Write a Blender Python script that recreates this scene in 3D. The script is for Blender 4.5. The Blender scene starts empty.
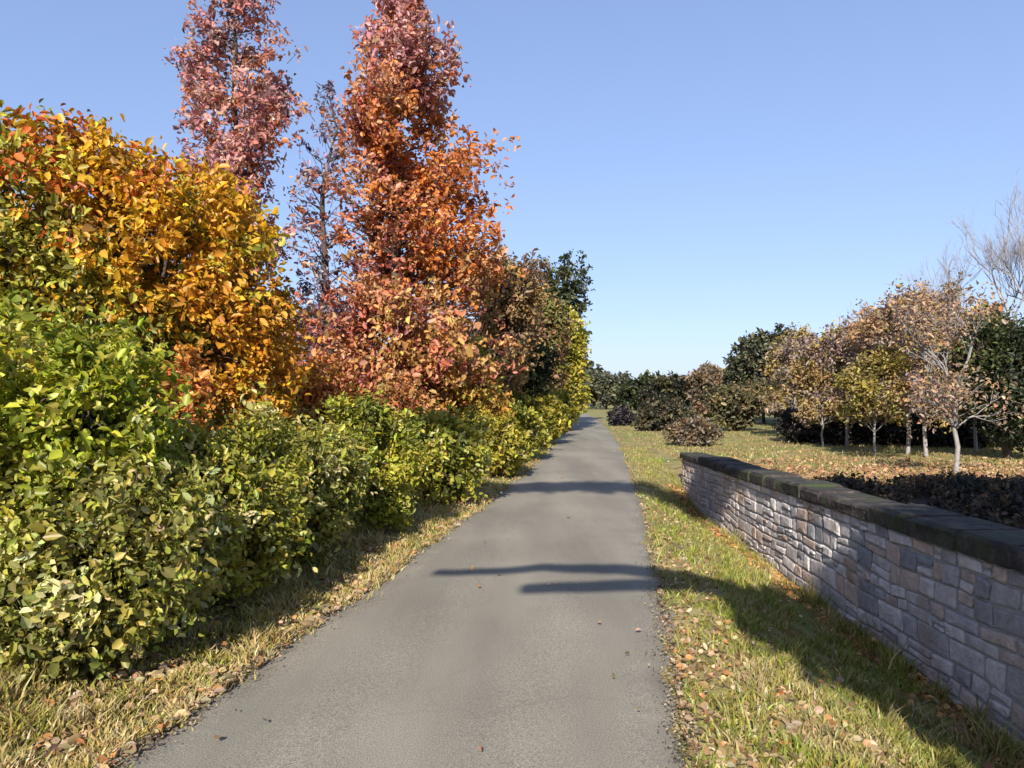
import bpy, math, random
import numpy as np
from mathutils import Vector

scene = bpy.context.scene
col = scene.collection
R = math.radians
rng = np.random.default_rng(7)
random.seed(7)

# ------------------------------------------------------------------ camera numbers
FPX, CX, HOR, EYE = 740.0, 512.0, 398.0, 1.6
def at(u, Y):
    return (u - CX) / FPX * Y

# ------------------------------------------------------------------ helpers
def tag(o, label=None, cat=None, group=None, kind=None):
    if label: o["label"] = label
    if cat: o["category"] = cat
    if group: o["group"] = group
    if kind: o["kind"] = kind
    return o

def empty(name, loc):
    o = bpy.data.objects.new(name, None)
    o.location = loc
    o.empty_display_size = 0.2
    col.objects.link(o)
    return o

def mesh_obj(name, V, F, mat, parent=None, smooth=False, colors=None):
    me = bpy.data.meshes.new(name)
    V = np.asarray(V, dtype=np.float32)
    if isinstance(F, np.ndarray):
        k = F.shape[1]
        me.vertices.add(len(V)); me.vertices.foreach_set("co", V.ravel())
        me.loops.add(F.size); me.loops.foreach_set("vertex_index", F.ravel().astype(np.int32))
        me.polygons.add(len(F))
        me.polygons.foreach_set("loop_start", np.arange(0, F.size, k, dtype=np.int32))
        me.polygons.foreach_set("loop_total", np.full(len(F), k, dtype=np.int32))
        me.update(calc_edges=True)
    else:
        me.from_pydata([tuple(v) for v in V], [], F)
        me.update()
    if colors is not None:
        a = me.attributes.new("leaf_colour", "FLOAT_COLOR", "FACE")
        c = np.ones((len(me.polygons), 4), dtype=np.float32); c[:, :3] = colors
        a.data.foreach_set("color", c.ravel())
    if smooth:
        me.polygons.foreach_set("use_smooth", np.ones(len(me.polygons), dtype=bool))
    me.materials.append(mat)
    o = bpy.data.objects.new(name, me)
    col.objects.link(o)
    if parent: o.parent = parent
    return o

def smooth01(t):
    t = np.clip(t, 0, 1)
    return t * t * (3 - 2 * t)

class Waves:
    """cheap smooth 3D noise, about -1..1"""
    def __init__(self, seed, scale, n=9):
        r = np.random.default_rng(seed)
        d = r.normal(size=(n, 3)); d /= np.linalg.norm(d, axis=1, keepdims=True)
        self.k = d * (2 * math.pi / scale) * r.uniform(0.6, 1.7, size=(n, 1))
        self.ph = r.uniform(0, 6.28, n)
        self.n = n
    def __call__(self, P):
        return np.sin(np.asarray(P) @ self.k.T + self.ph).sum(1) / math.sqrt(self.n / 2.0) * 0.6

# ------------------------------------------------------------------ materials
def new_mat(name):
    m = bpy.data.materials.new(name); m.use_nodes = True
    nt = m.node_tree; nt.nodes.clear()
    out = nt.nodes.new("ShaderNodeOutputMaterial")
    return m, nt, out

def leaf_mat(name, trans=0.42, gloss=0.03):
    m, nt, out = new_mat(name)
    N, L = nt.nodes, nt.links
    at_ = N.new("ShaderNodeAttribute"); at_.attribute_name = "leaf_colour"
    tc = N.new("ShaderNodeTexCoord")
    nz = N.new("ShaderNodeTexNoise"); nz.inputs["Scale"].default_value = 35
    L.new(tc.outputs["Object"], nz.inputs["Vector"])
    mr = N.new("ShaderNodeMapRange"); mr.inputs[3].default_value = 0.78; mr.inputs[4].default_value = 1.22
    L.new(nz.outputs["Fac"], mr.inputs[0])
    hs = N.new("ShaderNodeHueSaturation"); L.new(mr.outputs[0], hs.inputs["Value"]); L.new(at_.outputs["Color"], hs.inputs["Color"])
    d = N.new("ShaderNodeBsdfDiffuse"); t = N.new("ShaderNodeBsdfTranslucent"); g = N.new("ShaderNodeBsdfGlossy")
    g.inputs["Roughness"].default_value = 0.45
    g.inputs["Color"].default_value = (0.8, 0.8, 0.8, 1)
    L.new(hs.outputs[0], d.inputs["Color"]); L.new(hs.outputs[0], t.inputs["Color"])
    m1 = N.new("ShaderNodeMixShader"); m1.inputs[0].default_value = trans
    L.new(d.outputs[0], m1.inputs[1]); L.new(t.outputs[0], m1.inputs[2])
    m2 = N.new("ShaderNodeMixShader"); m2.inputs[0].default_value = gloss
    L.new(m1.outputs[0], m2.inputs[1]); L.new(g.outputs[0], m2.inputs[2])
    L.new(m2.outputs[0], out.inputs["Surface"])
    return m

def ramp_mat(name, stops, scale, detail=6, rough=0.9, bump=0.3, bscale=None, bdist=0.02, stretch=(1, 1, 1), second=None):
    """noise -> colour ramp; second = (colour, scale, lo, hi) mixes in patches of another colour"""
    m, nt, out = new_mat(name)
    N, L = nt.nodes, nt.links
    tc = N.new("ShaderNodeTexCoord"); mp = N.new("ShaderNodeMapping"); mp.inputs["Scale"].default_value = stretch
    L.new(tc.outputs["Object"], mp.inputs["Vector"])
    nz = N.new("ShaderNodeTexNoise"); nz.inputs["Scale"].default_value = scale; nz.inputs["Detail"].default_value = detail
    nz.inputs["Roughness"].default_value = 0.65
    L.new(mp.outputs[0], nz.inputs["Vector"])
    cr = N.new("ShaderNodeValToRGB"); e = cr.color_ramp.elements
    while len(e) < len(stops): e.new(0.5)
    for i, (p, c) in enumerate(stops):
        e[i].position = p; e[i].color = (*c, 1)
    L.new(nz.outputs["Fac"], cr.inputs["Fac"])
    colour = cr.outputs[0]
    if second:
        c2, s2, lo, hi = second
        n2 = N.new("ShaderNodeTexNoise"); n2.inputs["Scale"].default_value = s2; n2.inputs["Detail"].default_value = 5
        L.new(tc.outputs["Object"], n2.inputs["Vector"])
        mr = N.new("ShaderNodeMapRange"); mr.inputs[1].default_value = lo; mr.inputs[2].default_value = hi
        L.new(n2.outputs["Fac"], mr.inputs[0])
        mx = N.new("ShaderNodeMix"); mx.data_type = "RGBA"
        L.new(mr.outputs[0], mx.inputs[0]); L.new(colour, mx.inputs[6]); mx.inputs[7].default_value = (*c2, 1)
        colour = mx.outputs[2]
    b = N.new("ShaderNodeBsdfPrincipled"); b.inputs["Roughness"].default_value = rough
    b.inputs["Specular IOR Level"].default_value = 0.25
    L.new(colour, b.inputs["Base Color"])
    if bump:
        nb = N.new("ShaderNodeTexNoise"); nb.inputs["Scale"].default_value = bscale or scale * 3; nb.inputs["Detail"].default_value = 8
        L.new(mp.outputs[0], nb.inputs["Vector"])
        bp = N.new("ShaderNodeBump"); bp.inputs["Strength"].default_value = bump; bp.inputs["Distance"].default_value = bdist
        L.new(nb.outputs["Fac"], bp.inputs["Height"]); L.new(bp.outputs[0], b.inputs["Normal"])
    L.new(b.outputs[0], out.inputs["Surface"])
    return m

M_leaf = leaf_mat("leaf")
M_grass = leaf_mat("grass_blade", 0.25, 0.03)
M_dead = leaf_mat("fallen_leaf", 0.12, 0.03)
M_bark = ramp_mat("bark_brown", [(0.3, (0.045, 0.034, 0.026)), (0.7, (0.13, 0.10, 0.08))], 9, stretch=(4, 4, 1), bump=0.7)
M_pale = ramp_mat("bark_pale", [(0.3, (0.15, 0.135, 0.125)), (0.7, (0.36, 0.335, 0.31))], 9, stretch=(3, 3, 1), bump=0.5)
M_twig = ramp_mat("bark_grey_twig", [(0.3, (0.20, 0.18, 0.18)), (0.7, (0.36, 0.33, 0.33))], 9, bump=0.2)
M_ground = ramp_mat("verge_soil_and_turf", [(0.28, (0.10, 0.075, 0.035)), (0.45, (0.20, 0.165, 0.06)), (0.6, (0.30, 0.23, 0.10)), (0.75, (0.17, 0.19, 0.05))],
                    2.3, 9, bump=0.6, bscale=40, bdist=0.03, second=((0.14, 0.17, 0.04), 0.45, 0.48, 0.62))
M_bed = ramp_mat("dark_mulch", [(0.3, (0.018, 0.015, 0.012)), (0.7, (0.06, 0.045, 0.032))], 12, 8, bump=0.9, bscale=30, bdist=0.04)
M_mortar = ramp_mat("mortar", [(0.3, (0.24, 0.225, 0.21)), (0.7, (0.38, 0.36, 0.34))], 14, 7, bump=0.5)
M_coping = ramp_mat("weathered_coping_stone", [(0.3, (0.016, 0.013, 0.012)), (0.5, (0.042, 0.034, 0.03)), (0.72, (0.11, 0.09, 0.075))], 7, 9, bump=0.9, bdist=0.03,
                    second=((0.04, 0.05, 0.02), 2.5, 0.5, 0.68))

# asphalt
def asphalt():
    m, nt, out = new_mat("old_asphalt"); N, L = nt.nodes, nt.links
    tc = N.new("ShaderNodeTexCoord")
    def noise(s, d, st=(1, 1, 1)):
        mp = N.new("ShaderNodeMapping"); mp.inputs["Scale"].default_value = st
        L.new(tc.outputs["Object"], mp.inputs["Vector"])
        n = N.new("ShaderNodeTexNoise"); n.inputs["Scale"].default_value = s; n.inputs["Detail"].default_value = d
        L.new(mp.outputs[0], n.inputs["Vector"]); return n.outputs["Fac"]
    def ramp(f, a, b, lo, hi):
        r = N.new("ShaderNodeValToRGB"); r.color_ramp.elements[0].position = lo; r.color_ramp.elements[1].position = hi
        r.color_ramp.elements[0].color = (*a, 1); r.color_ramp.elements[1].color = (*b, 1); L.new(f, r.inputs[0]); return r.outputs[0]
    def mul(a, b, fac=1.0):
        x = N.new("ShaderNodeMix"); x.data_type = "RGBA"; x.blend_type = "MULTIPLY"; x.inputs[0].default_value = fac
        L.new(a, x.inputs[6]); L.new(b, x.inputs[7]); return x.outputs[2]
    base = ramp(noise(0.55, 6), (0.196, 0.177, 0.14), (0.25, 0.225, 0.178), 0.35, 0.68)
    agg = ramp(noise(150, 3), (0.52, 0.52, 0.53), (1.34, 1.32, 1.28), 0.33, 0.67)
    band = ramp(noise(1.0, 5, (1.6, 0.22, 1)), (0.86, 0.86, 0.86), (1.12, 1.115, 1.10), 0.38, 0.62)
    c = mul(mul(base, agg), band)
    vo = N.new("ShaderNodeTexVoronoi"); vo.feature = "DISTANCE_TO_EDGE"; vo.inputs["Scale"].default_value = 0.42
    wmix = N.new("ShaderNodeVectorMath"); wmix.operation = "ADD"
    wn = N.new("ShaderNodeTexNoise"); wn.inputs["Scale"].default_value = 1.7; wn.inputs["Detail"].default_value = 6
    L.new(tc.outputs["Object"], wn.inputs["Vector"])
    L.new(tc.outputs["Object"], wmix.inputs[0]); L.new(wn.outputs["Color"], wmix.inputs[1]); L.new(wmix.outputs[0], vo.inputs["Vector"])
    crack = ramp(vo.outputs["Distance"], (0.72, 0.71, 0.70), (1, 1, 1), 0.002, 0.007)
    c = mul(c, crack, 0.28)
    b = N.new("ShaderNodeBsdfPrincipled"); b.inputs["Roughness"].default_value = 0.88; b.inputs["Specular IOR Level"].default_value = 0.3
    L.new(c, b.inputs["Base Color"])
    bp = N.new("ShaderNodeBump"); bp.inputs["Strength"].default_value = 0.45; bp.inputs["Distance"].default_value = 0.006
    L.new(noise(150, 3), bp.inputs["Height"]); L.new(bp.outputs[0], b.inputs["Normal"])
    L.new(b.outputs[0], out.inputs["Surface"])
    return m
M_asphalt = asphalt()

def stone_mat():
    m, nt, out = new_mat("rubble_stone"); N, L = nt.nodes, nt.links
    at_ = N.new("ShaderNodeAttribute"); at_.attribute_name = "leaf_colour"
    tc = N.new("ShaderNodeTexCoord")
    nz = N.new("ShaderNodeTexNoise"); nz.inputs["Scale"].default_value = 11; nz.inputs["Detail"].default_value = 9; nz.inputs["Roughness"].default_value = 0.7
    L.new(tc.outputs["Object"], nz.inputs["Vector"])
    mr = N.new("ShaderNodeMapRange"); mr.inputs[1].default_value = 0.3; mr.inputs[2].default_value = 0.7; mr.inputs[3].default_value = 0.68; mr.inputs[4].default_value = 1.25
    L.new(nz.outputs["Fac"], mr.inputs[0])
    hs = N.new("ShaderNodeHueSaturation"); L.new(mr.outputs[0], hs.inputs["Value"]); L.new(at_.outputs["Color"], hs.inputs["Color"])
    n2 = N.new("ShaderNodeTexNoise"); n2.inputs["Scale"].default_value = 1.3; n2.inputs["Detail"].default_value = 6
    L.new(tc.outputs["Object"], n2.inputs["Vector"])
    m2 = N.new("ShaderNodeMapRange"); m2.inputs[1].default_value = 0.56; m2.inputs[2].default_value = 0.72
    L.new(n2.outputs["Fac"], m2.inputs[0])
    mx = N.new("ShaderNodeMix"); mx.data_type = "RGBA"; L.new(m2.outputs[0], mx.inputs[0]); L.new(hs.outputs[0], mx.inputs[6])
    mx.inputs[7].default_value = (0.30, 0.20, 0.12, 1)
    b = N.new("ShaderNodeBsdfPrincipled"); b.inputs["Roughness"].default_value = 0.9; b.inputs["Specular IOR Level"].default_value = 0.2
    L.new(mx.outputs[2], b.inputs["Base Color"])
    bp = N.new("ShaderNodeBump"); bp.inputs["Strength"].default_value = 0.9; bp.inputs["Distance"].default_value = 0.035
    L.new(nz.outputs["Fac"], bp.inputs["Height"]); L.new(bp.outputs[0], b.inputs["Normal"])
    L.new(b.outputs[0], out.inputs["Surface"])
    return m
M_stone = stone_mat()

# ------------------------------------------------------------------ the lie of the land
_Y  = np.array([-60, -8, 3.2, 6.5, 11, 16, 24, 38, 54, 75, 100, 140, 220.0])
_XL = np.array([-14, -3.4, -1.80, -1.16, -0.42, 0.3, 1.32, 2.75, 4.15, 5.4, 4.8, 0.0, -20.0])
_W  = np.array([2.6, 2.6, 2.56, 2.47, 2.36, 2.26, 2.2, 2.2, 2.2, 2.2, 2.2, 2.2, 2.2])
def _cub(y):
    y = np.asarray(y, dtype=float)
    return sum(np.interp(y + d, _Y, _XL) for d in (-2.5, -1.2, 0, 1.2, 2.5)) / 5
def xl(y): return _cub(y)
def xr(y): return _cub(y) + np.interp(y, _Y, _W)
def xwall(y): return 3.0 + 0.042 * np.asarray(y, dtype=float)
WALL_T = 0.42
def wtop(y): return 0.60 - 0.019 * np.asarray(y, dtype=float)
WALL_Y0, WALL_Y1 = -4.0, 16.0
def drop(y): return 0.6 * (1 - smooth01((np.asarray(y, float) - 13.2) / 5.5))
gw = Waves(3, 1.9); gw2 = Waves(4, 14.0)
def gz(x, y):
    """ground height"""
    x = np.asarray(x, float); y = np.asarray(y, float)
    l, r, w = xl(y), xr(y), xwall(y)
    P = np.stack([x, y, np.zeros_like(x)], -1).reshape(-1, 3)
    n = gw(P).reshape(x.shape) * 0.02
    z = np.full(x.shape, -0.02)
    right = (x > r)
    t = (x - r) / np.maximum(w - r, 0.3)
    zr = -drop(y) * smooth01(t) + n * smooth01((x - r) / 0.3) - 0.012
    beyond = smooth01((x - w) / (WALL_T * 0.9)) 
    zr = zr * (1 - beyond) + beyond * (0.0 + n)
    z = np.where(right, zr, z)
    dl = l - x
    zl = 0.10 * smooth01(dl / 1.0) + n * smooth01(dl / 0.3) - 0.012
    return np.where(x < l, zl, z)

def build_ground():
    ys = np.concatenate([[-400, -150, -60, -30, -15], np.arange(-8, 30, 0.2), np.arange(30, 60, 0.6), np.arange(60, 120, 3), [130, 160, 220, 320, 500, 900]])
    V = []
    for y in ys:
        l, r, w = float(xl(y)), float(xr(y)), float(xwall(y))
        w = max(w, r + 0.8)
        xs = np.concatenate([l - np.array([700, 250, 90, 40, 20, 10, 6, 4, 3, 2.2, 1.6, 1.2, 0.9, 0.7, 0.5, 0.35, 0.2, 0.1]), [l, (l + r) / 2, r],
                             r + (w - r) * np.array([0.04, 0.1, 0.18, 0.27, 0.36, 0.46, 0.56, 0.66, 0.76, 0.86, 0.94, 1.0]),
                             w + np.array([0.1, 0.2, 0.3, 0.42, 0.7, 1, 1.5, 2, 3, 4, 6, 8, 10, 13, 17, 22, 30, 45, 80, 200, 700])])
        z = gz(xs, np.full_like(xs, y))
        V.append(np.stack([xs, np.full_like(xs, y), z], -1))
    V = np.array(V); nr, nc, _ = V.shape
    i, j = np.meshgrid(np.arange(nr - 1), np.arange(nc - 1), indexing="ij")
    a = i * nc + j
    F = np.stack([a, a + 1, a + nc + 1, a + nc], -1).reshape(-1, 4)
    o = mesh_obj("ground", V.reshape(-1, 3), F, M_ground, smooth=True)
    tag(o, "grassy ground with straw patches either side of the path", "ground", kind="structure")
build_ground()

def build_path():
    ys = np.concatenate([np.arange(-20, 40, 0.12), np.arange(40, 140, 1.0)])
    r1 = np.random.default_rng(11)
    def wob(seed):
        r = np.random.default_rng(seed); s = np.zeros_like(ys)
        for lam, a in ((0.35, 0.018), (0.8, 0.03), (2.1, 0.035), (5, 0.04)):
            s += a * np.sin(ys * 6.28 / lam + r.uniform(0, 6.28))
        return s + r.normal(size=len(ys)) * 0.01
    L, Rr = xl(ys) + wob(1), xr(ys) + wob(2)
    rows = []
    for t, z in ((0, -0.022), (0.012, -0.001), (0.12, 0.006), (0.5, 0.014), (0.88, 0.006), (0.988, -0.001), (1, -0.022)):
        rows.append(np.stack([L + (Rr - L) * t, ys, np.full_like(ys, z)], -1))
    V = np.stack(rows, 1); nr, nc, _ = V.shape
    i, j = np.meshgrid(np.arange(nr - 1), np.arange(nc - 1), indexing="ij"); a = i * nc + j
    F = np.stack([a, a + 1, a + nc + 1, a + nc], -1).reshape(-1, 4)
    o = mesh_obj("path", V.reshape(-1, 3), F, M_asphalt, smooth=True)
    tag(o, "grey asphalt footpath running away between hedge and wall", "path", kind="structure")
build_path()

def build_bed():
    ys = np.arange(-4, 13.31, 0.25); V = []
    offs = np.array([0.36, 0.6, 0.9, 1.3, 1.8, 2.5, 3.3, 4.2, 5.2, 6.4, 8, 10, 12.5])
    for k, y in enumerate(ys):
        xs = float(xwall(y)) + offs
        yy = np.full_like(xs, y)
        if k == len(ys) - 1: yy += 0.12 * np.sin(xs * 3.1) + 0.08 * np.sin(xs * 7.3)
        V.append(np.stack([xs, yy, gz(xs, yy) + 0.02], -1))
    V = np.array(V); nr, nc, _ = V.shape
    i, j = np.meshgrid(np.arange(nr - 1), np.arange(nc - 1), indexing="ij"); a = i * nc + j
    F = np.stack([a, a + 1, a + nc + 1, a + nc], -1).reshape(-1, 4)
    o = mesh_obj("planting_bed", V.reshape(-1, 3), F, M_bed, smooth=True)
    tag(o, "dark mulched bed behind the stone wall", "bed", kind="structure")
build_bed()

# ------------------------------------------------------------------ leaves, tubes, branches
def leaf_arrays(C, D, size, colors, r, aspect=0.5, fold=0.18, out=None):
    n = len(C)
    D = D / np.maximum(np.linalg.norm(D, axis=1, keepdims=True), 1e-6)
    U = r.normal(size=(n, 3)); U[:, 2] = np.abs(U[:, 2]) * 0.8 + 0.3
    if out is not None: U = U * 0.75 + out * 0.9
    S = np.cross(D, U); S /= np.maximum(np.linalg.norm(S, axis=1, keepdims=True), 1e-6)
    Nn = np.cross(S, D)
    L = size[:, None]
    A = C - D * L * 0.5; T = C + D * L * 0.5 - Nn * L * 0.12
    Wd = L * aspect * 0.5 * r.uniform(0.65, 1.4, (n, 1))
    up = Nn * L * fold
    m1 = C - D * L * 0.22; m2 = C + D * L * 0.16 - Nn * L * 0.03
    V = np.stack([A, m1 - S * Wd * 0.85 + up * 0.8, m2 - S * Wd * 0.9 + up * 0.8, T, m2 + S * Wd * 0.9 + up * 0.8, m1 + S * Wd * 0.85 + up * 0.8], 1).reshape(-1, 3)
    b = np.arange(n)[:, None] * 6
    F = np.stack([b + 0, b + 1, b + 2, b + 3, b + 0, b + 3, b + 4, b + 5], 1).reshape(-1, 4)
    return V, F, np.repeat(colors, 2, axis=0)

def pick(pal, n, r, jit=0.16):
    """pal: list of (weight, rgb)"""
    w = np.array([p[0] for p in pal], float); w /= w.sum()
    c = np.array([p[1] for p in pal], float)[r.choice(len(pal), n, p=w)]
    return c

def jitter(c, r, v=0.22, h=0.08):
    n = len(c)
    return np.clip(c * np.exp(r.normal(size=(n, 1)) * v) * np.exp(r.normal(size=(n, 3)) * h), 0.004, 0.75)

def tube(P, rad, sides=6):
    P = np.asarray(P, float); n = len(P)
    V = []; 
    for i in range(n):
        d = P[min(i + 1, n - 1)] - P[max(i - 1, 0)]; d /= max(np.linalg.norm(d), 1e-9)
        u = np.cross(d, [0, 0, 1.0]) if abs(d[2]) < 0.9 else np.cross(d, [1.0, 0, 0])
        u /= np.linalg.norm(u); w = np.cross(d, u)
        for k in range(sides):
            a = 2 * math.pi * k / sides
            V.append(P[i] + rad[i] * (math.cos(a) * u + math.sin(a) * w))
    F = []
    for i in range(n - 1):
        for k in range(sides):
            k2 = (k + 1) % sides
            F.append((i * sides + k, i * sides + k2, (i + 1) * sides + k2, (i + 1) * sides + k))
    return np.array(V), np.array(F)

class Wood:
    def __init__(self): self.V = []; self.F = []; self.n = 0
    def add(self, P, rad, sides=6):
        V, F = tube(P, rad, sides); self.V.append(V); self.F.append(F + self.n); self.n += len(V)
    def limb(self, a, b, r0, r1, r, bend=0.08, seg=5, sides=5):
        a = np.asarray(a, float); b = np.asarray(b, float)
        t = np.linspace(0, 1, seg)[:, None]; ln = np.linalg.norm(b - a)
        off = r.normal(size=3) * bend * ln
        P = a + (b - a) * t + off * (np.sin(t * math.pi)) + r.normal(size=(seg, 3)) * 0.012 * ln * (t > 0) * (t < 1)
        self.add(P, r0 + (r1 - r0) * t[:, 0], sides); return P
    def build(self, name, mat, parent):
        return mesh_obj(name, np.concatenate(self.V), np.concatenate(self.F), mat, parent, smooth=True)

def branch_tree(r, base, d0, length, rad, levels, wood, tips, spread=0.6, ratio=0.72, kids=(2, 4), upb=0.25, sides=6):
    """recursive limbs; tips collects (point, direction)"""
    stack = [(np.asarray(base, float), np.asarray(d0, float), length, rad, 0)]
    while stack:
        p, d, ln, ra, lev = stack.pop()
        d = d / np.linalg.norm(d)
        seg = 4 if lev < 2 else 3
        P = [p]; dd = d.copy()
        for i in range(seg - 1):
            dd = dd + r.normal(size=3) * 0.13; dd[2] += 0.05 * (lev > 0); dd /= np.linalg.norm(dd)
            P.append(P[-1] + dd * ln / (seg - 1))
        rr = np.linspace(ra, ra * 0.62, seg)
        wood.add(np.array(P), rr, max(3, sides - lev))
        if lev >= levels:
            tips.append((P[-1], dd)); tips.append((P[1], dd)); continue
        k = r.integers(kids[0], kids[1] + 1)
        for i in range(k):
            t = r.uniform(0.45, 1.0) if i else 1.0
            q = P[0] + (P[-1] - P[0]) * t if i else P[-1]
            if i:
                f = t * (seg - 1); a = min(int(f), seg - 2); q = P[a] + (P[a + 1] - P[a]) * (f - a)
            side = r.normal(size=3); side -= side.dot(dd) * dd; side /= np.linalg.norm(side)
            nd = dd + side * spread * r.uniform(0.6, 1.25); nd[2] += upb
            stack.append((q, nd, ln * ratio * r.uniform(0.75, 1.15), ra * 0.6, lev + 1))

def spray_leaves(r, Q, Dq, k, twig, size, spal_col, droop=0.0, v=0.22, out=None):
    """k leaves round each spray point Q with direction Dq; spal_col (n,3) is the spray's own hue"""
    n = len(Q)
    t = r.uniform(0, 1, (n, k, 1))
    C = Q[:, None] + Dq[:, None] * t * twig + r.normal(size=(n, k, 3)) * twig * 0.28
    D = Dq[:, None] * 0.7 + r.normal(size=(n, k, 3)) * 0.7
    D[..., 2] -= droop
    cc = np.repeat(spal_col, k, axis=0)
    cc = jitter(cc, r, v)
    sz = size * np.clip(np.exp(r.normal(size=n * k) * 0.32), 0.45, 1.9) * 0.95
    return leaf_arrays(C.reshape(-1, 3), D.reshape(-1, 3), sz, cc, r, out=None if out is None else np.repeat(out, k, axis=0))

def lobed_points(r, lobes, n, wave, thr, inner=0.55, zmin=None):
    lob = np.array(lobes, float)
    vol = lob[:, 3] * lob[:, 4] * lob[:, 5]
    vol = vol ** 0.75
    out = []; od = []; got = 0
    while got < n:
        m = n * 2
        k = r.choice(len(lob), m, p=vol / vol.sum())
        d = r.normal(size=(m, 3)); d /= np.linalg.norm(d, axis=1, keepdims=True)
        rad = (inner ** 3 + r.uniform(0, 1, m) * (1 - inner ** 3)) ** (1 / 3.0)
        rad *= 1 + 0.13 * wave(d * 1.3 + k[:, None] * 3.1)
        P = lob[k, :3] + d * lob[k, 3:] * rad[:, None]
        ok = wave(P) > thr
        if zmin is not None: ok &= P[:, 2] > zmin
        P, d = P[ok], d[ok]
        out.append(P); od.append(d); got += len(P)
    return np.concatenate(out)[:n], np.concatenate(od)[:n]

def lobed_plant(name, cat, label, group, X, Y, lobes, pal, n, k=7, size=0.07, twig=0.16, seed=0, thr=-0.35, wscale=0.7,
                trunk=None, bark=None, colour_fn=None, parts=("trunk", "crown"), inner=0.5, stems=16, clump=0.9, droop=0.1):
    r = np.random.default_rng(seed + 100)
    z0 = float(gz(np.array([X]), np.array([Y]))[0])
    e = tag(empty(name, (X, Y, z0)), label, cat, group)
    w = Waves(seed + 5, wscale)
    Q, D = lobed_points(r, lobes, n, w, thr, inner, zmin=0.03)
    # hue goes by clump so neighbours share a tone
    cw = Waves(seed + 77, clump)
    ordr = np.clip(cw(Q) * 0.5 + 0.5 + r.normal(size=len(Q)) * 0.22, 0, 0.999)
    wts = np.array([p[0] for p in pal], float); edges = np.cumsum(wts / wts.sum())
    idx = np.searchsorted(edges, ordr); idx = np.clip(idx, 0, len(pal) - 1)
    c = np.array([p[1] for p in pal], float)[idx]
    if colour_fn is not None: c = colour_fn(Q, c, r)
    Dq = D * 0.8 + r.normal(size=D.shape) * 0.5; Dq[:, 2] += 0.25
    Dq /= np.linalg.norm(Dq, axis=1, keepdims=True)
    V, F, cc = spray_leaves(r, Q, Dq, k, twig, size, c, droop, out=D)
    wood = Wood()
    if trunk:
        h, rad = trunk
        top = np.array([r.normal() * 0.05 * h, r.normal() * 0.05 * h, h])
        wood.limb((0, 0, -0.08), top, rad, rad * 0.45, r, 0.03, 7, 8)
        for lb in lobes:
            c0 = np.array(lb[:3]); t = r.uniform(0.35, 0.9)
            P = wood.limb(top * t, c0 + np.array([0, 0, lb[5] * 0.35]), rad * 0.42, rad * 0.1, r, 0.08, 6, 5)
            for _ in range(5):
                s = P[r.integers(2, 6)]; d = r.normal(size=3); d[2] = abs(d[2]); d /= np.linalg.norm(d)
                wood.limb(s, c0 + d * np.array(lb[3:]) * 0.8, rad * 0.16, rad * 0.04, r, 0.08, 4, 4)
    else:
        for _ in range(stems):
            lb = lobes[r.integers(len(lobes))]; c0 = np.array(lb[:3]); d = r.normal(size=3); d[2] = abs(d[2]); d /= np.linalg.norm(d)
            b = np.array([r.normal() * 0.02, r.normal() * 0.02, -0.05])
            wood.limb(b, c0 + d * np.array(lb[3:]) * r.uniform(0.75, 0.98), 0.016, 0.004, r, 0.08, 6, 5)
    # fine twigs carrying some of the sprays
    sel = r.choice(len(Q), min(len(Q), 260), replace=False)
    for s in sel:
        wood.add(np.array([Q[s] - Dq[s] * twig * 1.6, Q[s] + Dq[s] * twig * 0.6]), np.array([0.006, 0.002]) * (1 + size * 4), 3)
    wood.build(parts[0], bark or M_bark, e)
    mesh_obj(parts[1], V, F, M_leaf, e, colors=cc)
    return e

def shrub(label, X, Y, rx, ry, h, pal, n=1500, seed=0, size=0.07, k=7, twig=0.15, thr=-0.14, name="shrub", group="shrubs of the hedge along the path", cat="shrub", colour_fn=None, wscale=0.45, clump=0.6):
    r = np.random.default_rng(seed + 900)
    lobes = [(0, 0, h * 0.42, rx * 0.85, ry * 0.85, h * 0.44)]
    for i in range(7):
        a = r.uniform(0, 6.28); q = r.uniform(0.35, 0.62)
        s = r.uniform(0.34, 0.52)
        lobes.append((math.cos(a) * rx * q, math.sin(a) * ry * q, h * r.uniform(0.28, 0.66), rx * s, ry * s, h * r.uniform(0.24, 0.36)))
    return lobed_plant(name, cat, label, group, X, Y, lobes, pal, n, k, size, twig, seed, thr, wscale, parts=("stem", "foliage"), colour_fn=colour_fn, clump=clump)

# palettes (weight, linear albedo)
G_light = [(2, (0.19, 0.22, 0.02)), (4, (0.36, 0.38, 0.03)), (3, (0.48, 0.46, 0.04)), (1, (0.58, 0.53, 0.12))]
G_mid   = [(2, (0.13, 0.135, 0.02)), (4, (0.29, 0.28, 0.03)), (3, (0.42, 0.385, 0.05)), (1, (0.56, 0.50, 0.18))]
G_grey  = [(2, (0.14, 0.14, 0.03)), (4, (0.28, 0.265, 0.045)), (3, (0.41, 0.375, 0.07)), (1, (0.56, 0.51, 0.22))]
G_olive = [(2, (0.17, 0.155, 0.02)), (4, (0.36, 0.31, 0.035)), (3, (0.50, 0.42, 0.06))]
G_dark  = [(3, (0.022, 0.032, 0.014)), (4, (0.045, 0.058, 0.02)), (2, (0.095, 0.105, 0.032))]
A_yel   = [(1, (0.28, 0.16, 0.02)), (3, (0.56, 0.28, 0.018)), (4, (0.66, 0.36, 0.02)), (2, (0.44, 0.37, 0.04))]
A_orange= [(1, (0.26, 0.10, 0.025)), (4, (0.58, 0.24, 0.04)), (3, (0.62, 0.32, 0.06)), (2, (0.52, 0.15, 0.035))]
A_red   = [(2, (0.24, 0.08, 0.065)), (4, (0.50, 0.165, 0.09)), (3, (0.58, 0.25, 0.10)), (2, (0.48, 0.25, 0.13))]
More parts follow.
